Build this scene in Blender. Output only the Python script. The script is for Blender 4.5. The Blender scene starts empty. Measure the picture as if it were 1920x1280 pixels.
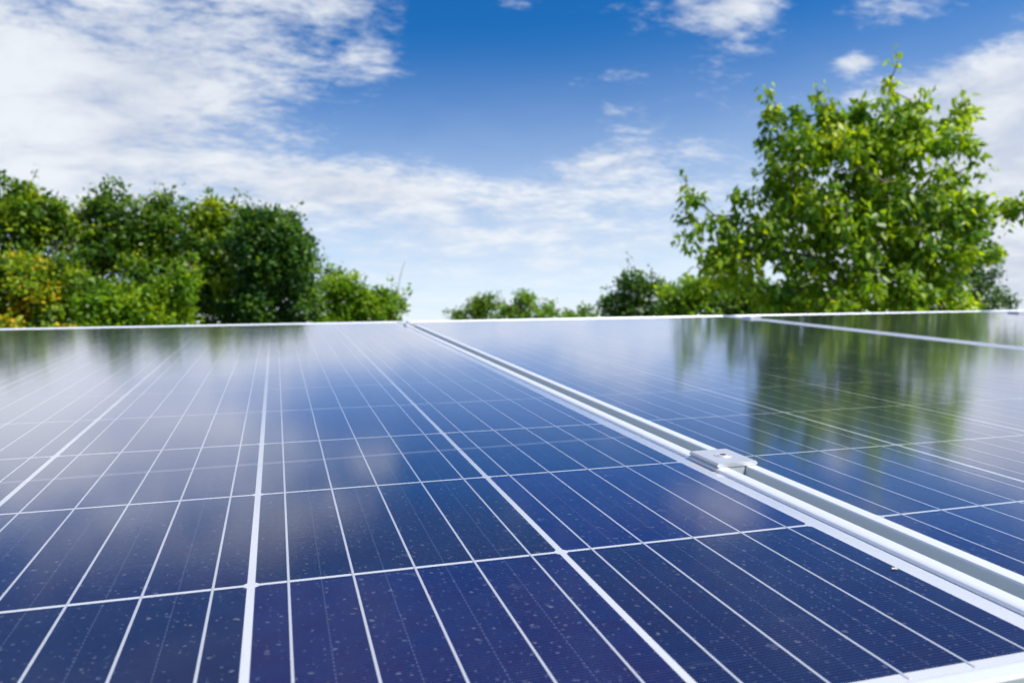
import bpy, bmesh, math, random
import numpy as np
from mathutils import Matrix, Vector
R = math.radians

# ------------------------------------------------------------------ camera
TILT = R(9.0)            # the panels rise away from the camera
H0 = 0.95                # height of the panels' lower edge above the ground
FPX = 1479.1             # focal length in photograph pixels (1920 wide)
YAW, PITCH, ROLL = -0.29043, -0.09557, -0.00177
CAM_P = Vector((0.01527, -0.2328, 0.15519))      # in panel coordinates

scene = bpy.context.scene
T_PANEL = Matrix.Translation((0, 0, H0)) @ Matrix.Rotation(TILT, 4, 'X')
M3 = (Matrix.Rotation(YAW, 3, 'Z') @ Matrix.Rotation(PITCH, 3, 'X') @ Matrix.Rotation(ROLL, 3, 'Y'))
MW = T_PANEL.to_3x3() @ M3
right, fwd, up = MW.col[0].copy(), MW.col[1].copy(), MW.col[2].copy()
cam_loc = T_PANEL @ CAM_P
cam_data = bpy.data.cameras.new('camera')
cam = bpy.data.objects.new('camera', cam_data)
scene.collection.objects.link(cam)
mw = Matrix.Identity(4)
for i in range(3):
    mw[i][0], mw[i][1], mw[i][2], mw[i][3] = right[i], up[i], -fwd[i], cam_loc[i]
cam.matrix_world = mw
cam_data.sensor_width = 36.0
cam_data.lens = 36.0 * FPX / 1920.0
cam_data.clip_start = 0.01
cam_data.clip_end = 3000.0
cam_data.dof.use_dof = True
cam_data.dof.focus_distance = 0.50
cam_data.dof.aperture_fstop = 12.5
scene.camera = cam

def ray(x, y):
    return fwd + right * ((x - 960) / FPX) + up * ((640 - y) / FPX)
def at(x, y, d):
    """world point seen at photo pixel (x, y), d metres in front of the camera"""
    return cam_loc + ray(x, y) * d

# ------------------------------------------------------------------ exposure, sun, sky
scene.view_settings.view_transform = 'Standard'
scene.view_settings.look = 'None'
scene.view_settings.exposure = 0.6
scene.view_settings.gamma = 1.0
scene.view_settings.use_curve_mapping = False
scene.cycles.max_bounces = 5
scene.cycles.diffuse_bounces = 3
scene.cycles.glossy_bounces = 3
scene.cycles.transparent_max_bounces = 10
scene.cycles.transmission_bounces = 4
scene.cycles.sample_clamp_indirect = 6.0
scene.cycles.use_denoising = True
scene.cycles.use_adaptive_sampling = True
scene.cycles.adaptive_threshold = 0.02

SUN_AZ = R(134)          # clockwise from +Y: from the right, a little behind the camera
SUN_EL = R(50)
sun_dir = Vector((math.sin(SUN_AZ) * math.cos(SUN_EL), math.cos(SUN_AZ) * math.cos(SUN_EL), math.sin(SUN_EL)))
sd = bpy.data.lights.new('sun', 'SUN')
sd.energy = 4.6
sd.angle = R(0.6)
sd.color = (1.0, 0.95, 0.87)
sun = bpy.data.objects.new('sun', sd)
scene.collection.objects.link(sun)
sun.rotation_euler = (-sun_dir).to_track_quat('-Z', 'Y').to_euler()

class NT:
    """small helper for node trees"""
    def __init__(s, tree):
        s.t = tree; s.n = tree.nodes; s.l = tree.links
        for n in list(s.n): s.n.remove(n)
    def new(s, typ, **kw):
        n = s.n.new(typ)
        for k, v in kw.items(): setattr(n, k, v)
        return n
    def put(s, sock, v):
        if v is None: return
        if isinstance(v, bpy.types.NodeSocket): s.l.new(v, sock)
        else:
            if hasattr(sock.default_value, '__len__') and not hasattr(v, '__len__'):
                v = [v] * len(sock.default_value)
            if hasattr(v, '__len__') and hasattr(sock.default_value, '__len__') and len(v) == 3 and len(sock.default_value) == 4:
                v = (*v, 1.0)
            sock.default_value = v
    def m(s, op, a, b=None, c=None, clamp=False):
        n = s.new('ShaderNodeMath', operation=op, use_clamp=clamp)
        s.put(n.inputs[0], a); s.put(n.inputs[1], b); s.put(n.inputs[2], c)
        return n.outputs[0]
    def ramp01(s, x, a, b):
        n = s.new('ShaderNodeMapRange', interpolation_type='SMOOTHSTEP')
        s.put(n.inputs[0], x); s.put(n.inputs[1], a); s.put(n.inputs[2], b)
        return n.outputs[0]
    def mix(s, f, a, b, blend='MIX'):
        n = s.new('ShaderNodeMix', data_type='RGBA', blend_type=blend)
        s.put(n.inputs[0], f); s.put(n.inputs[6], a); s.put(n.inputs[7], b)
        return n.outputs[2]
    def noise(s, vec, scale, detail=4, rough=0.5, dist=0.0, dim='3D'):
        n = s.new('ShaderNodeTexNoise', noise_dimensions=dim)
        s.put(n.inputs['Vector'], vec); s.put(n.inputs['Scale'], scale); s.put(n.inputs['Detail'], detail)
        s.put(n.inputs['Roughness'], rough); s.put(n.inputs['Distortion'], dist)
        return n.outputs[0]
    def mapping(s, vec, loc=(0, 0, 0), rot=(0, 0, 0), scale=(1, 1, 1)):
        n = s.new('ShaderNodeMapping')
        s.put(n.inputs[0], vec); s.put(n.inputs[1], loc); s.put(n.inputs[2], rot); s.put(n.inputs[3], scale)
        return n.outputs[0]
    def sep(s, v):
        n = s.new('ShaderNodeSeparateXYZ'); s.put(n.inputs[0], v); return n.outputs
    def comb(s, x, y, z):
        n = s.new('ShaderNodeCombineXYZ'); s.put(n.inputs[0], x); s.put(n.inputs[1], y); s.put(n.inputs[2], z); return n.outputs[0]

world = bpy.data.worlds.new('World')
scene.world = world
world.use_nodes = True
world.cycles.sampling_method = 'MANUAL'
world.cycles.sample_map_resolution = 256
SKY_STRENGTH = 0.1
def build_sky():
    w = NT(world.node_tree)
    out = w.new('ShaderNodeOutputWorld')
    bg = w.new('ShaderNodeBackground'); bg.inputs[1].default_value = SKY_STRENGTH
    w.l.new(bg.outputs[0], out.inputs[0])
    sky = w.new('ShaderNodeTexSky', sky_type='NISHITA', sun_disc=False)
    sky.sun_elevation = SUN_EL; sky.sun_rotation = SUN_AZ
    sky.air_density = 1.0; sky.dust_density = 0.4; sky.ozone_density = 2.2; sky.altitude = 100
    hs = w.new('ShaderNodeHueSaturation')
    hs.inputs['Saturation'].default_value = 1.44; hs.inputs['Value'].default_value = 0.80
    w.l.new(sky.outputs[0], hs.inputs['Color'])
    d = w.new('ShaderNodeTexCoord').outputs['Generated']
    x, y, z = w.sep(d)
    az = w.m('ARCTAN2', x, y); el = w.m('ARCSINE', z)
    # cloud layer: directions projected on a flat layer overhead
    zz = w.m('ADD', w.m('MAXIMUM', z, 0.0), 0.16)
    q = w.comb(w.m('DIVIDE', x, zz), w.m('DIVIDE', y, zz), 0.37)
    n_big = w.noise(q, 1.35, 5, 0.55, 0.25)
    n_det = w.noise(w.mapping(q, (3.1, 1.7, 0), (0, 0, 0.5), (1.0, 1.25, 1)), 4.6, 7, 0.60, 0.35)
    n_fin = w.noise(w.mapping(q, (8.3, 5.2, 0), (0, 0, -0.4), (1.0, 1.7, 1)), 19.0, 4, 0.66, 0.25)
    # where the cloud banks stand (azimuth, elevation)
    ae = w.comb(az, el, 0.0)
    def blob(px, py, rx, ry, wgt, D):
        dv = ray(px, py).normalized()
        a0, e0 = math.atan2(dv.x, dv.y), math.asin(dv.z)
        sx, sy = FPX / (rx * 1.75), FPX / (ry * 1.75)
        g = w.new('ShaderNodeTexGradient', gradient_type='SPHERICAL')
        w.l.new(w.mapping(ae, (-a0 * sx, -e0 * sy, 0), (0, 0, 0), (sx, sy, 1)), g.inputs[0])
        return w.m('MULTIPLY_ADD', g.outputs['Fac'], wgt * 1.1, D)
    D = w.m('ADD', w.m('MULTIPLY', w.m('SUBTRACT', n_big, 0.5), 0.9), 0.05)
    for b in [(150, 110, 420, 150, 0.42), (190, 290, 300, 110, 0.36), (520, 90, 200, 90, 0.22),
              (660, 5, 110, 40, 0.26), (960, 8, 40, 18, 0.28), (1910, 330, 240, 230, 0.62), (1860, 170, 110, 50, 0.22), (1790, 40, 170, 60, -0.42), (1880, 480, 200, 120, 0.3),
              (1370, 90, 80, 80, 0.34), (1370, 12, 130, 30, 0.34), (1700, 8, 120, 30, 0.42),
              (1604, 118, 34, 17, 0.62), (1150, 205, 80, 40, 0.34), (1140, 135, 90, 20, 0.34), (715, 115, 55, 40, 0.32),
              (720, 355, 170, 45, 0.32), (900, 430, 330, 60, 0.30), (1000, 350, 330, 40, 0.22), (1180, 290, 130, 30, 0.18), (620, 335, 160, 34, 0.20), (1130, 300, 90, 26, 0.30),
              (960, 190, 380, 170, -0.36), (1250, 130, 90, 60, -0.08), (1560, 60, 120, 60, -0.16)]:
        D = blob(*b, D)
    D = w.m('ADD', D, w.m('MULTIPLY', w.m('SUBTRACT', n_det, 0.5), 0.85))
    D = w.m('ADD', D, w.m('MULTIPLY', w.m('SUBTRACT', n_fin, 0.5), 0.62))
    dens = w.m('MULTIPLY', w.ramp01(D, 0.02, 0.56), 0.95)
    # thin bright veil that thickens towards the horizon
    veil = w.m('MULTIPLY', w.m('POWER', w.m('SUBTRACT', 1.0, w.ramp01(el, R(-1.0), R(25.5))), 1.0), 0.98)
    veil = w.m('MULTIPLY', veil, w.m('ADD', 0.78, w.m('MULTIPLY', n_det, 0.45)), clamp=True)
    # light and dark folds of the clouds
    fold = w.ramp01(w.m('ADD', w.m('MULTIPLY', n_det, 0.6), w.m('MULTIPLY', n_big, 0.4)), 0.36, 0.62)
    k = 1.0 / SKY_STRENGTH
    ccol = w.mix(fold, (0.40 * k, 0.44 * k, 0.52 * k), (0.58 * k, 0.605 * k, 0.635 * k))
    blue = w.mix(1.0, hs.outputs[0], (0.80, 1.0, 1.18), 'MULTIPLY')
    c1 = w.mix(veil, blue, (0.60 * k, 0.650 * k, 0.695 * k))
    c2 = w.mix(dens, c1, ccol)
    w.l.new(c2, bg.inputs[0])
build_sky()

# ------------------------------------------------------------------ object helpers
COL = scene.collection
def tag(o, label=None, cat=None, group=None, kind=None):
    if label: o['label'] = label
    if cat: o['category'] = cat
    if group: o['group'] = group
    if kind: o['kind'] = kind
    return o
def link(name, me, mat=None, parent=None, loc=None):
    o = bpy.data.objects.new(name, me)
    COL.objects.link(o)
    if mat is not None and me is not None and not me.materials: me.materials.append(mat)
    if parent is not None: o.parent = parent
    if loc is not None: o.location = loc
    return o
def empty(name, loc=(0, 0, 0), rot=(0, 0, 0)):
    o = bpy.data.objects.new(name, None)
    o.empty_display_size = 0.05
    COL.objects.link(o); o.location = loc; o.rotation_euler = rot
    return o
def mesh_of(name, verts, faces, smooth=False):
    me = bpy.data.meshes.new(name)
    me.from_pydata(verts, [], faces)
    if smooth:
        me.polygons.foreach_set('use_smooth', [True] * len(me.polygons))
    me.update()
    return me
def bm_mesh(name, bm, smooth=False):
    bmesh.ops.recalc_face_normals(bm, faces=bm.faces[:])
    me = bpy.data.meshes.new(name)
    bm.to_mesh(me); bm.free()
    if smooth: me.polygons.foreach_set('use_smooth', [True] * len(me.polygons))
    return me
def bm_box(bm, x0, x1, y0, y1, z0, z1, bevel=0.0, seg=2):
    r = bmesh.ops.create_cube(bm, size=1.0)
    vs = r['verts']
    for v in vs:
        v.co = Vector((x0 + (v.co.x + .5) * (x1 - x0), y0 + (v.co.y + .5) * (y1 - y0), z0 + (v.co.z + .5) * (z1 - z0)))
    if bevel > 0:
        es = list({e for v in vs for e in v.link_edges})
        bmesh.ops.bevel(bm, geom=es, offset=bevel, segments=seg, affect='EDGES', profile=0.6)
    return vs
def material(name):
    m = bpy.data.materials.new(name); m.use_nodes = True
    t = NT(m.node_tree)
    out = t.new('ShaderNodeOutputMaterial')
    return m, t, out
def principled(t, out=None, **kw):
    p = t.new('ShaderNodeBsdfPrincipled')
    for k, v in kw.items(): t.put(p.inputs[k.replace('_', ' ')], v)
    if out is not None: t.l.new(p.outputs[0], out.inputs[0])
    return p

# ------------------------------------------------------------------ materials of the panels
CELL, GC, GR = 0.1571, 0.0037, 0.0026
PC, PR = CELL + GC, CELL + GR

def mat_cell():
    m, t, out = material('polycrystalline_silicon')
    co = t.new('ShaderNodeTexCoord').outputs['Object']
    oi = t.new('ShaderNodeObjectInfo')
    x, y, z = t.sep(co)
    rnd = oi.outputs['Random']
    seed = t.new('ShaderNodeVectorMath', operation='SCALE'); t.put(seed.inputs[0], (17.0, 31.0, 7.0)); t.put(seed.inputs['Scale'], rnd)
    add = t.new('ShaderNodeVectorMath', operation='ADD'); t.l.new(co, add.inputs[0]); t.l.new(seed.outputs[0], add.inputs[1])
    p = add.outputs[0]
    v = t.new('ShaderNodeTexVoronoi', feature='F1'); t.put(v.inputs['Vector'], t.mapping(p, scale=(1, 1.4, 1))); t.put(v.inputs['Scale'], 95.0)
    grain = t.sep(v.outputs['Color'])[0]
    big = t.noise(p, 9.0, 4, 0.6)
    base = t.mix(t.ramp01(big, 0.35, 0.68), (0.0001, 0.0066, 0.052), (0.0044, 0.0052, 0.043))
    base = t.mix(t.m('MULTIPLY', grain, 0.42), base, (0.0003, 0.013, 0.068))
    hv = t.new('ShaderNodeHueSaturation'); t.l.new(base, hv.inputs['Color'])
    t.put(hv.inputs['Value'], t.m('ADD', 0.72, t.m('MULTIPLY', rnd, 0.56)))
    t.put(hv.inputs['Hue'], t.m('ADD', 0.492, t.m('MULTIPLY', rnd, 0.016)))
    col = hv.outputs[0]
    # printed silver fingers across the cell, and the dotted line midway between the ribbons
    fing = t.ramp01(t.m('PINGPONG', y, 0.00098), 0.00068, 0.0009)
    col = t.mix(t.m('MULTIPLY', fing, 0.16), col, (0.16, 0.20, 0.36))
    step = CELL / 5
    xm = t.m('PINGPONG', x, step / 2)            # 0 at the midlines (x=0 is a ribbon centre -> shift)
    xs = t.m('PINGPONG', t.m('ADD', x, step / 2), step / 2)
    dots = t.ramp01(t.m('PINGPONG', y, 0.0016), 0.0004, 0.0008)
    dl = t.m('MULTIPLY', t.m('SUBTRACT', 1.0, t.ramp01(xs, 0.00018, 0.00042)), dots)
    col = t.mix(t.m('MULTIPLY', dl, 0.13), col, (0.30, 0.36, 0.52))
    principled(t, out, Base_Color=col, Roughness=0.5, Specular_IOR_Level=0.03)
    return m

def mat_glass(name, streak=False):
    m, t, out = material(name)
    co = t.new('ShaderNodeTexCoord').outputs['Object']
    g_ = t.new('ShaderNodeNewGeometry')        # thin pane: same reflectance from both sides
    dp = t.new('ShaderNodeVectorMath', operation='DOT_PRODUCT'); t.l.new(g_.outputs['Incoming'], dp.inputs[0]); t.l.new(g_.outputs['Normal'], dp.inputs[1])
    cosv = t.m('MAXIMUM', t.m('ABSOLUTE', dp.outputs['Value']), 0.02)
    fc = t.new('ShaderNodeFloatCurve')         # reflectance of coated solar glass over the cosine of the angle
    cv = fc.mapping.curves[0]
    pts = [(0, 1), (0.04, 0.97), (0.10, 0.88), (0.145, 0.77), (0.20, 0.57), (0.265, 0.38), (0.35, 0.13), (0.45, 0.040), (0.6, 0.018), (1, 0.015)]
    cv.points[0].location = pts[0]; cv.points[1].location = pts[-1]
    for p_ in pts[1:-1]: cv.points.new(*p_)
    fc.mapping.update()
    t.l.new(cosv, fc.inputs['Value'])
    fres = fc.outputs[0]
    # faint ripple of the pressed glass
    bn = t.noise(co, 420.0, 3, 0.6)
    bump = t.new('ShaderNodeBump'); t.put(bump.inputs['Strength'], 0.05); t.put(bump.inputs['Distance'], 0.0006); t.l.new(bn, bump.inputs['Height'])
    gl = t.new('ShaderNodeBsdfGlossy')
    t.put(gl.inputs['Color'], (0.95, 0.945, 1.0)); t.put(gl.inputs['Roughness'], t.m('ADD', 0.045, t.m('MULTIPLY', t.noise(co, 6.0, 2), 0.06)))
    t.l.new(bump.outputs[0], gl.inputs['Normal'])
    tr = t.new('ShaderNodeBsdfTransparent'); t.put(tr.inputs[0], (0.985, 0.99, 0.99))
    warp = t.noise(co, 260.0, 1, 0.5)
    # dried rain spots: three sizes of discs, some of them rings
    def spots(scale, r0, r1, keep, ring=False, off=0.0):
        v = t.new('ShaderNodeTexVoronoi', feature='F1', voronoi_dimensions='2D'); t.put(v.inputs['Scale'], scale)
        vec = t.mapping(co, (off, off * 1.7, 0))
        vm = t.new('ShaderNodeVectorMath', operation='ADD'); t.l.new(vec, vm.inputs[0])
        t.put(vm.inputs[1], t.comb(t.m('MULTIPLY', t.m('SUBTRACT', warp, 0.5), 0.35 / scale), t.m('MULTIPLY', t.m('SUBTRACT', warp, 0.5), -0.3 / scale), 0.0))
        t.l.new(vm.outputs[0], v.inputs['Vector'])
        dist = v.outputs['Distance']; c = t.sep(v.outputs['Color'])
        rad = t.m('ADD', r0, t.m('MULTIPLY', t.m('POWER', c[1], 2.0), r1 - r0))
        q = t.m('DIVIDE', dist, rad)
        disc = t.m('SUBTRACT', 1.0, t.ramp01(q, 0.55, 1.0))
        if ring:
            disc = t.m('MULTIPLY', disc, t.m('ADD', 0.35, t.m('MULTIPLY', t.ramp01(q, 0.35, 0.75), 0.65)))
        on = t.m('LESS_THAN', c[0], keep)
        return t.m('MULTIPLY', t.m('MULTIPLY', disc, on), t.m('ADD', 0.3, t.m('MULTIPLY', c[2], 0.7)))
    s1 = t.m('MULTIPLY', spots(230.0, 0.10, 0.26, 0.50), 0.09)
    s2 = t.m('MULTIPLY', spots(105.0, 0.07, 0.16, 0.48, off=0.31), 0.11)
    s3 = t.m('MULTIPLY', spots(24.0, 0.05, 0.085, 0.26, True, off=0.77), 0.10)
    dustn = t.noise(t.mapping(co, scale=(1.0, 1.0, 1.0)), 14.0, 8, 0.7)
    specks = t.ramp01(t.noise(co, 900.0, 2, 0.5), 0.66, 0.74)
    film = t.m('ADD', t.m('MULTIPLY', t.ramp01(dustn, 0.30, 0.75), 0.0034), 0.0028)
    dust = t.m('MULTIPLY', specks, 0.035)
    dust = t.m('ADD', dust, t.m('ADD', s1, t.m('ADD', s2, s3)))
    # wiped traces
    sw = t.noise(t.mapping(co, (0.2, 0.1, 0), (0, 0, 0.32), (3.0, 26.0, 1)), 2.6, 6, 0.7)
    dust = t.m('ADD', dust, t.m('MULTIPLY', t.ramp01(sw, 0.60, 0.78), 0.05))
    if streak:       # a long pale line across the panel
        x, y, z = t.sep(co)
        wob = t.m('MULTIPLY', t.m('SUBTRACT', t.noise(co, 5.0, 3), 0.5), 0.006)
        yy = t.m('ADD', t.m('SUBTRACT', y, t.m('ADD', 0.400, t.m('MULTIPLY', x, 0.030))), wob)
        ln = t.m('SUBTRACT', 1.0, t.ramp01(t.m('ABSOLUTE', yy), 0.0016, 0.0042))
        dust = t.m('ADD', dust, t.m('MULTIPLY', ln, 0.13))
    df = t.new('ShaderNodeBsdfDiffuse'); t.put(df.inputs[0], (0.54, 0.58, 0.68))
    # thin dust layer: a slanting line of sight crosses more of it
    cover = t.m('SUBTRACT', 1.0, t.m('EXPONENT', t.m('DIVIDE', t.m('MULTIPLY', film, -1.0), cosv)))
    dust = t.m('ADD', dust, cover)
    mx1 = t.new('ShaderNodeMixShader'); t.l.new(t.m('MINIMUM', dust, 0.6), mx1.inputs[0]); t.l.new(tr.outputs[0], mx1.inputs[1]); t.l.new(df.outputs[0], mx1.inputs[2])
    mx2 = t.new('ShaderNodeMixShader'); t.l.new(fres, mx2.inputs[0]); t.l.new(mx1.outputs[0], mx2.inputs[1]); t.l.new(gl.outputs[0], mx2.inputs[2])
    t.l.new(mx2.outputs[0], out.inputs[0])
    return m

def mat_alu(name, base=(0.74, 0.755, 0.77), metallic=0.4, rough=0.38, brushed=(1, 1, 1)):
    m, t, out = material(name)
    co = t.new('ShaderNodeTexCoord').outputs['Object']
    br = t.noise(t.mapping(co, scale=brushed), 60.0, 5, 0.6)
    dirt = t.ramp01(t.noise(co, 22.0, 8, 0.72), 0.60, 0.82)
    col = t.mix(t.m('MULTIPLY', dirt, 0.35), base, (0.52, 0.51, 0.47))
    rg = t.m('ADD', rough - 0.07, t.m('MULTIPLY', br, 0.16))
    bump = t.new('ShaderNodeBump'); t.put(bump.inputs['Strength'], 0.12); t.put(bump.inputs['Distance'], 0.0004); t.l.new(br, bump.inputs['Height'])
    p = principled(t, out, Base_Color=col, Metallic=metallic, Roughness=rg)
    t.l.new(bump.outputs[0], p.inputs['Normal'])
    return m

def mat_plain(name, col, rough=0.5, metallic=0.0, var=0.1, scale=30.0):
    m, t, out = material(name)
    co = t.new('ShaderNodeTexCoord').outputs['Object']
    n = t.noise(co, scale, 5, 0.6)
    c = t.mix(n, tuple(v * (1 - var) for v in col), tuple(min(1, v * (1 + var)) for v in col))
    principled(t, out, Base_Color=c, Roughness=rough, Metallic=metallic)
    return m

M_CELL = mat_cell()
M_GLASS = mat_glass('dusty_solar_glass')
M_GLASS_S = mat_glass('dusty_solar_glass_with_line', True)
M_FRAME = mat_alu('anodised_frame', brushed=(8, 1, 8))
M_FRAME_X = mat_alu('anodised_frame_cross', brushed=(1, 8, 8))
M_WALL = mat_alu('shaded_frame_wall', (0.50, 0.555, 0.60), 0.3, 0.5, (8, 1, 3))  # outer walls: shade of the gap put into a darker base colour
M_CLAMP = mat_alu('clamp_aluminium', (0.60, 0.615, 0.63), 0.5, 0.34, (1, 10, 10))
M_SAWN = mat_alu('sawn_aluminium', (0.70, 0.72, 0.74), 0.5, 0.42, (4, 4, 40))
M_STEEL = mat_plain('stainless_steel', (0.70, 0.70, 0.70), 0.32, 0.55)
M_DARK = mat_plain('socket_steel', (0.06, 0.06, 0.06), 0.5, 0.6)
M_BACK = mat_plain('white_backsheet', (0.46, 0.475, 0.50), 0.6, 0, 0.03)
M_RIB = mat_plain('tinned_ribbon', (0.50, 0.515, 0.56), 0.38, 0.3, 0.04, 200.0)

# ------------------------------------------------------------------ ground
def mat_ground():
    m, t, out = material('dry_grass_ground')
    co = t.new('ShaderNodeTexCoord').outputs['Object']
    a = t.noise(co, 0.5, 8, 0.65); b = t.noise(co, 14.0, 6, 0.7)
    c = t.mix(t.ramp01(a, 0.35, 0.75), (0.050, 0.085, 0.020), (0.115, 0.115, 0.055))
    c = t.mix(t.m('MULTIPLY', b, 0.5), c, (0.04, 0.06, 0.015))
    principled(t, out, Base_Color=c, Roughness=0.9)
    return m
def build_ground():
    n = 40
    xs = np.concatenate([-np.geomspace(1200, 8, n), np.linspace(-7, 7, 8), np.geomspace(8, 1200, n)])
    vs, fs = [], []
    rng = random.Random(5)
    for j, y in enumerate(xs):
        for i, x in enumerate(xs):
            vs.append((float(x), float(y) + 10, 0.03 * math.sin(x * .7) * math.cos(y * .5)))
    N = len(xs)
    for j in range(N - 1):
        for i in range(N - 1):
            fs.append((j * N + i, j * N + i + 1, (j + 1) * N + i + 1, (j + 1) * N + i))
    g = link('ground', mesh_of('ground', vs, fs, True), mat_ground())
    tag(g, 'grassy ground under the panels and trees', kind='structure')
build_ground()

# ------------------------------------------------------------------ solar panels
LIP, MG_L, MG_R, MG_N, MG_F = 0.0105, 0.0055, 0.012, 0.008, 0.012
CX0 = LIP + MG_L
CY0 = LIP + MG_N
PW = CX0 + 6 * PC - GC + MG_R + LIP
PL = CY0 + 12 * PR - GR + MG_F + LIP
GAP = 0.015
TOP, DEPTH = 0.0028, 0.040      # lip top above the cells, frame depth
ZG = 0.0010                     # glass surface above the cells

def rail_profile():
    """cross-section of a frame rail: (distance from the outer face, height)"""
    b = 0.0011
    pts = [(0, -DEPTH), (0, TOP - b), (b * .3, TOP - b * .3), (b, TOP)]
    w = LIP
    for i in range(6):
        a = math.pi / 2 * i / 5
        pts.append((w - 0.0036 + 0.0036 * math.sin(a), TOP - 0.0016 * (1 - math.cos(a))))
    pts += [(w, -0.0045), (0.0022, -0.0045),
            (0.0022, -DEPTH + 0.002), (0.022, -DEPTH + 0.002), (0.022, -DEPTH)]
    return pts
def rail_mesh(name, length, mitre):
    """rail along +Y, outer face at x=0, profile growing to +X; ends cut by the mitre"""
    pr = rail_profile()
    vs, fs = [], []
    for e in (0, 1):
        for (d, z) in pr:
            y = d + 0.0001 if e == 0 else length - d - 0.0001
            if not mitre: y = 0.0 if e == 0 else length
            vs.append((d, y, z))
    n = len(pr)
    for i in range(n):
        j = (i + 1) % n
        fs.append((i, j, n + j, n + i))
    me = mesh_of(name, vs, fs)
    bm = bmesh.new(); bm.from_mesh(me)
    bmesh.ops.recalc_face_normals(bm, faces=bm.faces[:])
    bm.to_mesh(me); bm.free()
    for i, p in enumerate(me.polygons): p.use_smooth = (1 <= i <= 2) or (4 <= i <= 8)
    return me

def cell_mesh():
    h, c = CELL / 2, 0.0020
    o = [(-h + c, -h), (h - c, -h), (h, -h + c), (h, h - c), (h - c, h), (-h + c, h), (-h, h - c), (-h, -h + c)]
    vs = [(x, y, 0.0) for x, y in o] + [(x, y, -0.00006) for x, y in o]
    fs = [tuple(range(8))] + [(i, i + 8, (i + 1) % 8 + 8, (i + 1) % 8) for i in range(8)]
    return mesh_of('cell', vs, fs)

def build_panel():
    root = empty('solar_panel')
    me = rail_mesh('side_rail', PL, True); me2 = rail_mesh('end_rail', PW, True)
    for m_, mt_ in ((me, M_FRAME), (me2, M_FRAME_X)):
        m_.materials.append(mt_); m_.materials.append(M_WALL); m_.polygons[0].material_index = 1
    a = link('frame_rail', me, M_FRAME, root)
    b = link('frame_rail', me, M_FRAME, root, (PW, PL, 0)); b.rotation_euler.z = math.pi
    c = link('frame_rail', me2, M_FRAME_X, root, (PW, 0, 0)); c.rotation_euler.z = math.pi / 2
    d = link('frame_rail', me2, M_FRAME_X, root, (0, PL, 0)); d.rotation_euler.z = -math.pi / 2
    e = 0.0035
    bs = bmesh.new(); bm_box(bs, e, PW - e, e, PL - e, -0.0030, -0.00008)
    link('backsheet', bm_mesh('backsheet', bs), M_BACK, root)
    cm = cell_mesh()
    for k in range(6):
        for r in range(12):
            link('cell', cm, M_CELL, root, (CX0 + k * PC + CELL / 2, CY0 + r * PR + CELL / 2, 0.0))
    rb = bmesh.new()
    y0, y1 = CY0 - 0.0045, CY0 + 12 * PR - GR + 0.0045
    bm_box(rb, -0.00062, 0.00062, y0, y1, -0.00005, 0.00022, 0.00008, 1)
    rm = bm_mesh('ribbon', rb)
    for k in range(6):
        for b5 in range(5):
            link('ribbon', rm, M_RIB, root, (CX0 + k * PC + CELL * (b5 + .5) / 5, 0, 0))
    gv = [(e, e, ZG), (PW - e, e, ZG), (PW - e, PL - e, ZG), (e, PL - e, ZG)]
    link('glass', mesh_of('glass', gv, [(0, 1, 2, 3)]), M_GLASS, root)
    return root

def copy_tree(o, parent=None):
    c = o.copy(); COL.objects.link(c); c.parent = parent
    for ch in list(o.children): copy_tree(ch, c)
    return c

X0 = -4 * PC + GC / 2 - CX0
Y0 = GR / 2 - CY0
panel = build_panel()
panel_labels = ['blue solar panel nearest the camera, filling the left half and bottom of the picture',
                'blue solar panel right of the long metal gap, mirroring the big tree',
                'solar panel seen as a thin dark strip behind the far right frame line',
                'last solar panel, only a sliver at the far right edge']
panels = []
for i, lab in enumerate(panel_labels):
    o = panel if i == 0 else copy_tree(panel)
    o.matrix_world = T_PANEL @ Matrix.Translation((X0 + i * (PW + GAP), Y0 + (0, 0.0015, -0.001, 0.001)[i], 0))
    tag(o, lab, 'solar panel', 'row of solar panels')
    panels.append(o)
for ch in panels[0].children:
    if ch.name.split('.')[0] == 'glass':
        ch.data = ch.data.copy(); ch.data.materials.clear(); ch.data.materials.append(M_GLASS_S)

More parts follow.
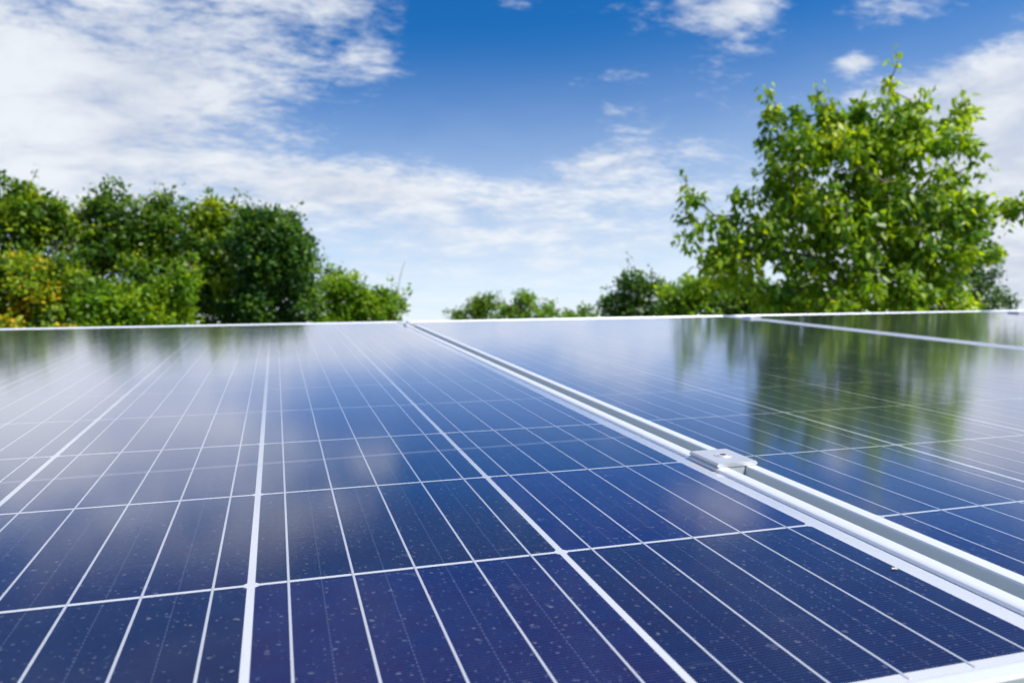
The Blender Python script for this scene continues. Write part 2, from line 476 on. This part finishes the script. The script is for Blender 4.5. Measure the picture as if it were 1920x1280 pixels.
# ------------------------------------------------------------------ clamps between the panels
def build_clamp():
    root = empty('panel_clamp')
    w, l, t0, t1 = 0.0345, 0.042, TOP + 0.0002, TOP + 0.0036
    bm = bmesh.new()
    # plate with rounded long edges and a groove under the wings: extruded section, then the bolt recess on top
    sec = [(-w/2 + .0012, t0), (-w/2, t0 + .0008), (-w/2 - .0004, t0 + .0016), (-w/2, t0 + .0022), (-w/2 - .0002, t1 - .0012), (-w/2 + .0010, t1 - .0001),
           (-w/2 + .003, t1), (w/2 - .003, t1), (w/2 - .0010, t1 - .0001), (w/2 + .0002, t1 - .0012), (w/2, t0 + .0022), (w/2 + .0004, t0 + .0016), (w/2, t0 + .0008), (w/2 - .0012, t0)]
    n = len(sec)
    a = [bm.verts.new((x, -l/2, z)) for x, z in sec]; b = [bm.verts.new((x, l/2, z)) for x, z in sec]
    for i in range(n): bm.faces.new((a[i], a[(i+1) % n], b[(i+1) % n], b[i]))
    bm.faces.new(a[::-1]); bm.faces.new(b)
    link('clamp_plate', bm_mesh('clamp_plate', bm), M_CLAMP, root)
    bm = bmesh.new()
    bm_box(bm, -GAP/2 + .0006, GAP/2 - .0006, -l/2 + 0.0004, l/2 - 0.0004, -0.028, t0 - 0.00005, 0.0004, 1)
    link('clamp_block', bm_mesh('clamp_block', bm), M_SAWN, root)
    # bolt head: dished ring, hexagon socket
    def lathe(prof, seg, name):
        vs, fs = [], []
        for r, z in prof:
            for s in range(seg):
                an = 2 * math.pi * s / seg
                vs.append((r * math.cos(an), r * math.sin(an), z))
        for i in range(len(prof) - 1):
            for s in range(seg):
                fs.append((i*seg+s, i*seg+(s+1) % seg, (i+1)*seg+(s+1) % seg, (i+1)*seg+s))
        return mesh_of(name, vs, fs)
    z = t1
    bolt = link('bolt_head', lathe([(.0068, z - .0006), (.0068, z + .0003), (.0062, z + .0007), (.0054, z + .0008), (.0048, z + .0004), (.0044, z + .0010), (.0036, z + .0012), (.0025, z + .0011)], 28, 'bolt_head'), M_STEEL, root)
    soc = lathe([(.0026, z + .0011), (.0024, z + .0004), (.00001, z + .0003)], 6, 'hex_socket')
    link('hex_socket', soc, M_DARK, bolt)
    return root
clamp = build_clamp()
GX = lambda i: X0 + (i + 1) * (PW + GAP) - GAP / 2
spots = [(GX(0), 0.305, 'near silver clamp with hex bolt gripping the gap between the panels'),
         (GX(0), 1.80, 'small far clamp at the distant end of the panel gap'),
         (GX(1), 1.80, 'small clamp on the far right frame line below the big tree'),
         (GX(2), 1.80, 'tiny clamp at the far right end of the panels')]
for i, (u, v, lab) in enumerate(spots):
    o = clamp if i == 0 else copy_tree(clamp)
    o.matrix_world = T_PANEL @ Matrix.Translation((u, v, 0))
    tag(o, lab, 'clamp', 'clamps between the panels')

# support rails and posts below the panels
def build_support():
    root = empty('mounting_frame', (0, 0, 0))
    tag(root, 'aluminium mounting frame of rails and posts under the solar panels', 'mounting frame')
    x0, x1 = X0 - 0.03, X0 + 4 * (PW + GAP) + 0.03
    for v in (0.305, 1.80):
        bm = bmesh.new(); bm_box(bm, x0, x1, v - 0.02, v + 0.02, -DEPTH - 0.052, -DEPTH - 0.0006, 0.002, 1)
        r = link('rail', bm_mesh('rail', bm), M_FRAME_X, root); r.matrix_world = T_PANEL
        for x in (x0 + 0.3, (x0 + x1) / 2, x1 - 0.3):
            top = T_PANEL @ Vector((x, v, -DEPTH - 0.05))
            bm = bmesh.new(); bm_box(bm, -0.03, 0.03, -0.03, 0.03, -0.05, top.z, 0.003, 1)
            link('post', bm_mesh('post', bm), M_FRAME, root, (top.x, top.y, 0))
build_support()

# dry leaf scrap caught at the frame edge
def build_scrap():
    rng = random.Random(3)
    vs = [(0, 0, 0)]; n = 9
    for i in range(n):
        a = 2 * math.pi * i / n; r = (0.0016 if i % 2 else 0.0008) * (0.8 + .5 * rng.random())
        vs.append((r * 1.5 * math.cos(a), r * math.sin(a), 0.0001 + 0.0003 * rng.random()))
    fs = [(0, i + 1, (i + 1) % n + 1) for i in range(n)]
    m = mat_plain('dry_leaf', (0.50, 0.49, 0.40), 0.8, 0, 0.3, 900)
    o = link('leaf_scrap', mesh_of('leaf_scrap', vs, fs), m)
    o.matrix_world = T_PANEL @ Matrix.Translation((0.3155, 0.086, ZG + 0.0002))
    tag(o, 'tiny pale dry leaf scrap on the glass beside the panel frame', 'leaf')
build_scrap()

# ------------------------------------------------------------------ trees
def mat_leaf(name, stops, trans=0.48, rough=0.45):
    m, t, out = material(name)
    at_ = t.new('ShaderNodeAttribute', attribute_name='tint')
    cr = t.new('ShaderNodeValToRGB')
    el = cr.color_ramp.elements
    while len(el) > 1: el.remove(el[-1])
    el[0].position = stops[0][0]; el[0].color = (*stops[0][1], 1)
    for p, c in stops[1:]:
        e = el.new(p); e.color = (*c, 1)
    t.l.new(at_.outputs['Fac'], cr.inputs[0])
    p = principled(t, None, Base_Color=cr.outputs[0], Roughness=rough, Specular_IOR_Level=0.4)
    tl = t.new('ShaderNodeBsdfTranslucent')
    tc = t.mix(1.0, cr.outputs[0], (1.5, 1.35, 0.5), 'MULTIPLY')
    t.l.new(tc, tl.inputs[0])
    mx = t.new('ShaderNodeMixShader'); mx.inputs[0].default_value = trans
    t.l.new(p.outputs[0], mx.inputs[1]); t.l.new(tl.outputs[0], mx.inputs[2])
    t.l.new(mx.outputs[0], out.inputs[0])
    return m
def mat_bark():
    m, t, out = material('bark')
    co = t.new('ShaderNodeTexCoord').outputs['Object']
    n = t.noise(t.mapping(co, scale=(1, 1, 0.25)), 18.0, 7, 0.7)
    c = t.mix(n, (0.07, 0.045, 0.032), (0.20, 0.145, 0.11))
    principled(t, out, Base_Color=c, Roughness=0.9)
    return m
M_BARK = mat_bark()
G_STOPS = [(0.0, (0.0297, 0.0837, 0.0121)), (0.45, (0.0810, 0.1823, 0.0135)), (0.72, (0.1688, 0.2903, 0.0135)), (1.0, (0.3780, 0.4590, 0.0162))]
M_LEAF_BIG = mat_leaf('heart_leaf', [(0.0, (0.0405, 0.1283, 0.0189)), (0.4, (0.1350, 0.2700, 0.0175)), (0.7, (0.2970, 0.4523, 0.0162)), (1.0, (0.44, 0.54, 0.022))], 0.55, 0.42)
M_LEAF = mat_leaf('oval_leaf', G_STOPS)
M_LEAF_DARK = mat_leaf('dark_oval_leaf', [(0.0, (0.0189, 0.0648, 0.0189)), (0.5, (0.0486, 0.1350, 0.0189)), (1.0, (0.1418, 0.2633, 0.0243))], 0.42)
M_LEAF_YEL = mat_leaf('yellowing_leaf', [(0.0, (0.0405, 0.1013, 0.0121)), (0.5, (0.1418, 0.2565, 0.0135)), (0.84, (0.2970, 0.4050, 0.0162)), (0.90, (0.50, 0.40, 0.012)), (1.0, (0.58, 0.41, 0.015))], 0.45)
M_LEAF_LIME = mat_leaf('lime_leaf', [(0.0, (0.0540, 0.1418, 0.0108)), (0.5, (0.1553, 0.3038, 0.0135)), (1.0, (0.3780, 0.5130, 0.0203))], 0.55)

LEAF_T = {'oval': [(0, 0, 0), (-.26, .30, -.05), (-.24, .68, -.05), (0, 1, -.06), (.24, .68, -.05), (.26, .30, -.05)],
          'heart': [(0, .04, 0), (-.30, .12, -.07), (-.27, .50, -.07), (0, 1.12, -.02), (.27, .50, -.07), (.30, .12, -.07)]}
LEAF_F = [(0, 3, 2, 1), (0, 5, 4, 3)]
def unit(v):
    return v / np.maximum(np.linalg.norm(v, axis=-1, keepdims=True), 1e-9)
def leaf_frames(rng, pos, centre, size, droop):
    n = len(pos)
    outw = unit(pos - centre)
    d = unit(rng.normal(size=(n, 3)) * 0.75 + outw * 0.5 + np.array([0, 0, -1.0]) * droop)
    nn = rng.normal(size=(n, 3)) * 0.42 + np.array([0, 0, 0.6 if droop < 0.5 else 0.25]) + outw * 1.0
    nn = unit(nn - d * (nn * d).sum(1, keepdims=True))
    s = np.cross(d, nn)
    sz = size * (0.5 + 0.8 * rng.random(n))
    return d, s, nn, sz
def leaves_mesh(name, kind, pos, fr, tint):
    d, s, nn, sz = fr
    T = np.array(LEAF_T[kind])
    V = (pos[:, None, :] + sz[:, None, None] * (T[None, :, 0:1] * s[:, None, :] + T[None, :, 1:2] * d[:, None, :] + T[None, :, 2:3] * nn[:, None, :]))
    n = len(pos); k = len(T)
    me = bpy.data.meshes.new(name)
    me.vertices.add(n * k); me.vertices.foreach_set('co', V.reshape(-1).astype(np.float32))
    F = (np.arange(n)[:, None, None] * k + np.array(LEAF_F)[None]).reshape(-1)
    me.loops.add(len(F)); me.loops.foreach_set('vertex_index', F.astype(np.int32))
    np_ = len(F) // 4
    me.polygons.add(np_)
    me.polygons.foreach_set('loop_start', (np.arange(np_) * 4).astype(np.int32))
    a = me.attributes.new('tint', 'FLOAT', 'POINT')
    a.data.foreach_set('value', np.repeat(tint, k).astype(np.float32))
    me.update(calc_edges=True)
    return me

def skeleton(rng, base, fork, tips, tip_r=0.006):
    """grow branches from a trunk towards every tip; returns nodes, parents, radii"""
    nodes = [np.array(base)]; par = [-1]
    n_tr = 5
    for i in range(1, n_tr + 1):
        f = i / n_tr
        p = base + (fork - base) * f + np.array([rng.normal() * .03, rng.normal() * .03, 0]) * (1 if i < n_tr else 0)
        nodes.append(p); par.append(len(nodes) - 2)
    order = np.argsort(np.linalg.norm(tips - fork, axis=1))
    for ti in order:
        tp = tips[ti]
        A = np.array(nodes)
        dist = np.linalg.norm(A - tp, axis=1) + np.maximum(0, A[:, 2] - tp[2]) * 1.2
        dist[:max(1, n_tr - 2)] += 1.0
        j = int(np.argmin(dist)); s = nodes[j]
        L = np.linalg.norm(tp - s)
        m = max(1, int(L / 0.22)); prev = j
        for i in range(1, m + 1):
            f = i / m
            p = s + (tp - s) * f + (np.array([0, 0, 0.10 * L]) * math.sin(math.pi * f)) + rng.normal(size=3) * 0.02 * L * (f < 1)
            nodes.append(p); par.append(prev); prev = len(nodes) - 1
    N = len(nodes); r2 = np.zeros(N)
    has = np.zeros(N, bool)
    for i in range(N - 1, 0, -1):
        if not has[i]: r2[i] = tip_r ** 2
        r2[par[i]] += r2[i] * 0.92; has[par[i]] = True
    return np.array(nodes), par, np.sqrt(r2)
def tubes_mesh(name, nodes, par, rad, sides=5):
    vs, fs = [], []
    for i in range(1, len(nodes)):
        a, b = nodes[par[i]], nodes[i]
        d = b - a
        L = np.linalg.norm(d)
        if L < 1e-5: continue
        d = d / L
        u = np.cross(d, [0.31, 0.92, 0.2]); u /= max(np.linalg.norm(u), 1e-6); v = np.cross(d, u)
        ra, rb = min(rad[par[i]], rad[i] * 1.35), rad[i]
        k0 = len(vs)
        for (c, r) in ((a, ra), (b, rb)):
            for s in range(sides):
                an = 2 * math.pi * s / sides
                vs.append(tuple(c + r * (math.cos(an) * u + math.sin(an) * v)))
        for s in range(sides):
            fs.append((k0 + s, k0 + (s + 1) % sides, k0 + sides + (s + 1) % sides, k0 + sides + s))
    return mesh_of(name, vs, fs, True)

def tree(name, label, cat, group, dist, lobes, mat, seed, kind='oval', leaf=0.08, n_tip=120, per=60, spread=0.2, droop=0.1,
         trunk_px=None, shell=0.5, tint=(0.5, 0.22, 0.12), fork_frac=0.35, tip_r=0.006, single=0, depth=1.0, hang=0.0, shoots=0, shoot_len=0.4):
    """lobes: (x, y, rx, ry[, weight]) in photo pixels, turned into ellipsoids dist metres away"""
    rng = np.random.default_rng(seed)
    C, RR, W = [], [], []
    for lb in lobes:
        x, y, rx, ry = lb[:4]; dd = lb[5] if len(lb) > 5 else 0.0
        c = np.array(at(x, y, dist)) + np.array(fwd) * dd
        a, b = rx * dist / FPX, ry * dist / FPX
        C.append(c); RR.append((a, max(a, b) * 0.8 * depth, b)); W.append((lb[4] if len(lb) > 4 else 1.0) * a * b)
    if cat == 'bush':                          # bushes are leafy down to the ground
        cx = np.mean(np.array(C), axis=0); top = min(c[2] for c in C)
        am = max(r[0] for r in RR)
        C.append(np.array([cx[0], cx[1], 0.5 * top + 0.1])); RR.append((am * 1.05, am * 0.85, 0.5 * top + 0.15)); W.append(0.25 * sum(W))
        n_tip = int(n_tip * 1.4)
    W = np.array(W) / sum(W)
    # ellipsoid axes: across the view, along the view, up
    ax = np.array(right) * np.array([1, 1, 0]); ax /= np.linalg.norm(ax)
    ay = np.array([-ax[1], ax[0], 0.0]); az_ = np.array([0, 0, 1.0])
    pick = rng.choice(len(C), size=n_tip, p=W)
    dirs = unit(rng.normal(size=(n_tip, 3)))
    rad = rng.random(n_tip) ** (1 / 3.0) * shell + (1 - shell) * rng.random(n_tip) ** 0.5
    rad = np.minimum(rad * 1.03, 1.0)
    tips = np.zeros((n_tip, 3)); cen = np.zeros((n_tip, 3))
    for i in range(n_tip):
        j = pick[i]; l = dirs[i] * rad[i] * np.array(RR[j])
        tips[i] = C[j] + ax * l[0] + ay * l[1] + az_ * l[2]; cen[i] = C[j]
    tips[:, 2] = np.maximum(tips[:, 2], 0.25)
    ctr = (np.array(C) * W[:, None]).sum(0)
    if cat == 'bush': fork_frac = 0.1
    bx = at(trunk_px, 640, dist) if trunk_px is not None else ctr
    base = np.array([bx[0], bx[1], -0.05])
    lo = tips[:, 2].min(); hi = tips[:, 2].max()
    fork = np.array([base[0] * .6 + ctr[0] * .4, base[1] * .6 + ctr[1] * .4, max(0.4, lo + (hi - lo) * fork_frac * 0.5)])
    root = empty(name, tuple(base + np.array([0, 0, 0.05])))
    off = np.array(root.location)
    nodes, par, rr = skeleton(rng, base, fork, tips, tip_r)
    # sparse leafy shoots that stand out of the crown's outline
    s_pos, s_cen = [], []
    if shoots:
        score = tips[:, 2] + 0.5 * np.abs((tips - ctr) @ ax) + rng.normal(size=n_tip) * 0.45
        nodes, par, rr = list(nodes), list(par), list(rr)
        for i in np.argsort(-score)[:shoots]:
            dvec = unit(np.array([0, 0, 0.9]) + unit(tips[i] - ctr) * 1.1 + rng.normal(size=3) * 0.35)
            L = shoot_len * (0.5 + rng.random())
            j = int(np.argmin(np.linalg.norm(np.array(nodes) - tips[i], axis=1)))
            for f in (0.5, 1.0):
                nodes.append(tips[i] + dvec * L * f + rng.normal(size=3) * 0.02); par.append(j); rr.append(tip_r * (1.0 - 0.5 * f)); j = len(nodes) - 1
            for f in np.linspace(0.25, 1.05, 13):
                s_pos.append(tips[i] + dvec * L * f + rng.normal(size=3) * 0.045); s_cen.append(tips[i] + dvec * L * f - np.array([0, 0, 0.05]))
        nodes, rr = np.array(nodes), np.array(rr)
    link('trunk', tubes_mesh('trunk', nodes - off, par, rr), M_BARK, root)
    n = n_tip * per
    ti = np.repeat(np.arange(n_tip), per)
    g = rng.normal(size=(n, 3))
    csz = spread * (0.6 + 0.8 * rng.random(n_tip))
    csz = csz * np.minimum(1.0, 0.22 + 0.45 * np.array([RR[j][0] for j in pick]) / spread)
    loc = unit(g) * (rng.random((n, 1)) ** 0.45) * csz[ti][:, None]
    loc[:, 2] *= 0.75
    pos = tips[ti] + loc - np.array([0, 0, hang])
    pos[:, 2] = np.maximum(pos[:, 2], 0.08)
    clump_t = rng.normal(size=n_tip)
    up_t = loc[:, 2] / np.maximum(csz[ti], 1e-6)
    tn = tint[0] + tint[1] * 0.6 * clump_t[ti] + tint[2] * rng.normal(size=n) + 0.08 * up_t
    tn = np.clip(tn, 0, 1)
    cent = tips[ti] - np.array([0, 0, 0.1])
    if s_pos:
        pos = np.vstack([pos, np.array(s_pos)]); cent = np.vstack([cent, np.array(s_cen)])
        tn = np.concatenate([tn, np.clip(tint[0] + 0.08 + 0.12 * rng.normal(size=len(s_pos)), 0, 1)]); n = len(pos)
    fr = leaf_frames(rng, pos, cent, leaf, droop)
    keep = np.ones(n, bool)
    if single:
        # the leaves that show largest (nearest the camera side) become single parts
        dcam = np.linalg.norm(pos - np.array(cam_loc), axis=1) / fr[3]
        face = np.abs((unit(pos - np.array(cam_loc)) * fr[2]).sum(1))
        score = dcam / (0.35 + face)
        idx = np.argsort(score)[:single]
        keep[idx] = False
        variants = []
        for q in range(8):
            z = np.zeros((1, 3))
            f1 = (np.array([[0, 1.0, 0]]), np.array([[1.0, 0, 0]]), np.array([[0, 0, 1.0]]), np.array([1.0]))
            variants.append(leaves_mesh('leaf', kind, z, f1, np.array([q / 7.0])))
        for i in idx:
            o = link('leaf', variants[int(round(tn[i] * 7))], mat, root)
            s, d, nn, sz = fr[1][i], fr[0][i], fr[2][i], fr[3][i]
            mt = Matrix.Identity(4)
            p = pos[i] - off
            for r_ in range(3):
                mt[r_][0], mt[r_][1], mt[r_][2], mt[r_][3] = s[r_] * sz, d[r_] * sz, nn[r_] * sz, p[r_]
            o.matrix_local = mt
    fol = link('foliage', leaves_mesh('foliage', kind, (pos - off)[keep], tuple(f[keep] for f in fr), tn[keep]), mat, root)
    fol['kind'] = 'stuff'
    tag(root, label, cat, group)
    return root

LG = 'trees behind the panels'
tree('broadleaf_tree', 'tall dark green tree at the far left edge, above the yellow bush', 'tree', LG, 13.0,
     [(-30, 430, 110, 110), (35, 405, 70, 66), (85, 420, 50, 58), (25, 362, 22, 16, .5), (95, 380, 16, 20, .4), (20, 560, 140, 110)], M_LEAF, 11,
     leaf=0.086, n_tip=210, per=115, spread=0.25, trunk_px=20, tint=(0.44, 0.46, 0.13), shoots=14, shoot_len=0.3)
tree('broadleaf_tree', 'wide rounded green tree second from the left, twin humped top', 'tree', LG, 13.6,
     [(225, 425, 80, 75), (310, 440, 66, 74), (160, 450, 40, 55), (240, 360, 18, 14, .8), (180, 385, 16, 16, .5), (250, 540, 150, 110)], M_LEAF, 12,
     leaf=0.086, n_tip=240, per=115, spread=0.25, trunk_px=240, tint=(0.46, 0.48, 0.13), shoots=14, shoot_len=0.3)
tree('broadleaf_tree', 'narrow green tree between the twin humped tree and dark round tree', 'tree', LG, 14.2,
     [(402, 425, 50, 62), (400, 365, 24, 14, .5), (410, 530, 75, 110)], M_LEAF, 13,
     leaf=0.086, n_tip=140, per=115, spread=0.25, trunk_px=400, tint=(0.55, 0.48, 0.13), shoots=9, shoot_len=0.3)
tree('broadleaf_tree', 'dark round topped tree at the right end of the left group', 'tree', LG, 13.4,
     [(520, 470, 74, 82), (480, 440, 40, 50), (560, 500, 38, 60), (515, 565, 85, 70), (500, 640, 90, 60)], M_LEAF_DARK, 14,
     leaf=0.086, n_tip=230, per=110, spread=0.24, trunk_px=520, tint=(0.52, 0.44, 0.14), shoots=10, shoot_len=0.3)
e_tree = tree('leafy_shrub', 'low bright green bush sloping down beside the dark round tree', 'bush', LG, 15.0,
     [(615, 550, 55, 48), (665, 560, 50, 42), (715, 582, 42, 34), (660, 520, 14, 8, .5), (715, 545, 14, 10, .5), (650, 640, 110, 60)], M_LEAF_LIME, 15,
     leaf=0.085, n_tip=220, per=75, spread=0.22, trunk_px=650, tint=(0.46, 0.40, 0.14), shoots=14)
tree('flowering_shrub', 'yellow leaved bush at the lower left edge in front of trees', 'bush', LG, 11.0,
     [(50, 540, 85, 55), (-20, 530, 70, 60), (95, 500, 26, 24), (30, 640, 150, 70)], M_LEAF_YEL, 16,
     leaf=0.078, n_tip=190, per=80, spread=0.22, trunk_px=40, tint=(0.55, 0.48, 0.13), shoots=16, shoot_len=0.3)
tree('leafy_shrub', 'bright green bush under the twin humped tree, beside the yellow bush', 'bush', LG, 11.4,
     [(200, 575, 75, 45), (290, 580, 70, 40), (330, 550, 40, 36), (240, 650, 130, 60)], M_LEAF_LIME, 17,
     leaf=0.078, n_tip=180, per=80, spread=0.22, trunk_px=250, tint=(0.42, 0.44, 0.13), shoots=16, shoot_len=0.3)

CG = 'small trees on the horizon'
tree('distant_tree', 'small dark distant tree left of the two above the panel edge', 'tree', CG, 38.0,
     [(912, 568, 30, 20), (885, 585, 30, 14), (850, 592, 22, 8), (905, 605, 60, 20)], M_LEAF, 21,
     leaf=0.16, n_tip=90, per=40, spread=0.42, trunk_px=912, tint=(0.55, 0.22, 0.12), tip_r=0.012)
tree('distant_tree', 'small distant tree right of the two above the panel edge', 'tree', CG, 36.0,
     [(990, 568, 30, 22), (1025, 585, 28, 14), (965, 585, 26, 16), (1000, 605, 60, 20)], M_LEAF_LIME, 22,
     leaf=0.16, n_tip=90, per=40, spread=0.42, trunk_px=995, tint=(0.40, 0.22, 0.12), tip_r=0.012)
tree('distant_shrub', 'tiny distant bush in the gap before the right hand trees', 'bush', CG, 40.0,
     [(1103, 583, 18, 8), (1062, 592, 14, 6), (1090, 600, 40, 10)], M_LEAF_LIME, 23,
     leaf=0.16, n_tip=36, per=36, spread=0.32, trunk_px=1100, tint=(0.45, 0.2, 0.12), tip_r=0.01)

RG = 'trees around the big heart leaved tree'
tree('broadleaf_tree', 'dark green bushy tree left of the big tree, meeting the pale horizon', 'tree', RG, 20.0,
     [(1190, 545, 42, 38), (1240, 550, 46, 40), (1160, 575, 32, 24), (1185, 515, 16, 10, .5), (1210, 615, 90, 50)], M_LEAF_DARK, 31,
     leaf=0.10, n_tip=170, per=60, spread=0.28, trunk_px=1205, shell=0.4, tint=(0.55, 0.36, 0.14), shoots=12)
tree('leafy_shrub', 'light green low bush just left of the big tree', 'bush', RG, 16.0,
     [(1285, 556, 50, 32), (1340, 552, 46, 36), (1300, 620, 90, 50)], M_LEAF_LIME, 32,
     leaf=0.09, n_tip=150, per=60, spread=0.22, trunk_px=1305, tint=(0.44, 0.36, 0.14), shoots=10, shoot_len=0.3)
tree('leafy_shrub', 'green bush under the left arm of the big tree', 'bush', RG, 13.5,
     [(1395, 556, 54, 38), (1450, 560, 60, 34), (1520, 570, 60, 28), (1430, 630, 110, 50)], M_LEAF, 33,
     leaf=0.09, n_tip=150, per=60, spread=0.22, trunk_px=1420, tint=(0.54, 0.36, 0.14), shoots=10, shoot_len=0.3)
tree('broadleaf_tree', 'dark tree behind the right side of the big tree', 'tree', RG, 22.0,
     [(1780, 540, 76, 50), (1855, 560, 50, 30), (1850, 512, 32, 26, .8), (1800, 620, 110, 50)], M_LEAF_DARK, 34,
     leaf=0.10, n_tip=190, per=60, spread=0.30, trunk_px=1800, tint=(0.45, 0.30, 0.12), shoots=10)
tree('heart_leaved_tree', 'big airy tree with drooping bright green heart shaped leaves on the right', 'tree', None, 9.6,
     [(1560, 330, 150, 115), (1700, 330, 135, 120), (1500, 250, 80, 60, .8), (1620, 245, 110, 60, .8), (1760, 240, 75, 50, .6), (1667, 178, 9, 40, 2.6), (1520, 565, 90, 30, 1.0), (1640, 572, 110, 28, 1.0), (1750, 572, 80, 26, 1.0),
      (1480, 420, 100, 90), (1600, 450, 150, 90), (1740, 440, 110, 95), (1400, 420, 70, 70), (1332, 440, 50, 40, .8), (1302, 385, 30, 24, .9), (1370, 490, 60, 45, .6),
      (1830, 400, 60, 45, .8), (1885, 385, 40, 36, .9), (1830, 470, 40, 50, .7), (1580, 540, 170, 46, .8), (1730, 545, 90, 36, .8), (1800, 240, 40, 40, .5),
      (1440, 205, 16, 30, 1.4), (1500, 205, 20, 26, 1.4), (1560, 200, 26, 24, 1.2), (1605, 195, 16, 24, 1.2), (1720, 200, 26, 28, 1.2), (1810, 205, 20, 28, 1.2)], M_LEAF_BIG, 41,
     kind='heart', leaf=0.092, n_tip=500, per=40, spread=0.235, droop=1.25, trunk_px=1600, shell=0.6, tint=(0.54, 0.30, 0.11),
     fork_frac=0.2, tip_r=0.008, single=300, depth=0.85, hang=0.05, shoots=30, shoot_len=0.26)

# bare twig standing out of the sloping bush
def bare_twig(parent):
    off = np.array(parent.location)
    a, b = np.array(at(728, 580, 15.0)), np.array(at(762, 492, 15.0))
    n = [a + (b - a) * f + np.array([0.03 * math.sin(f * 5), 0, 0.02 * math.sin(f * 9)]) for f in np.linspace(0, 1, 7)]
    n += [np.array(at(742, 528, 15.0)), np.array(at(752, 540, 15.0))]
    link('bare_twig', tubes_mesh('bare_twig', np.array(n) - off, [-1, 0, 1, 2, 3, 4, 5, 2, 2], np.array([.012, .011, .009, .007, .006, .005, .004, .004, .004])), M_BARK, parent)
bare_twig(e_tree)
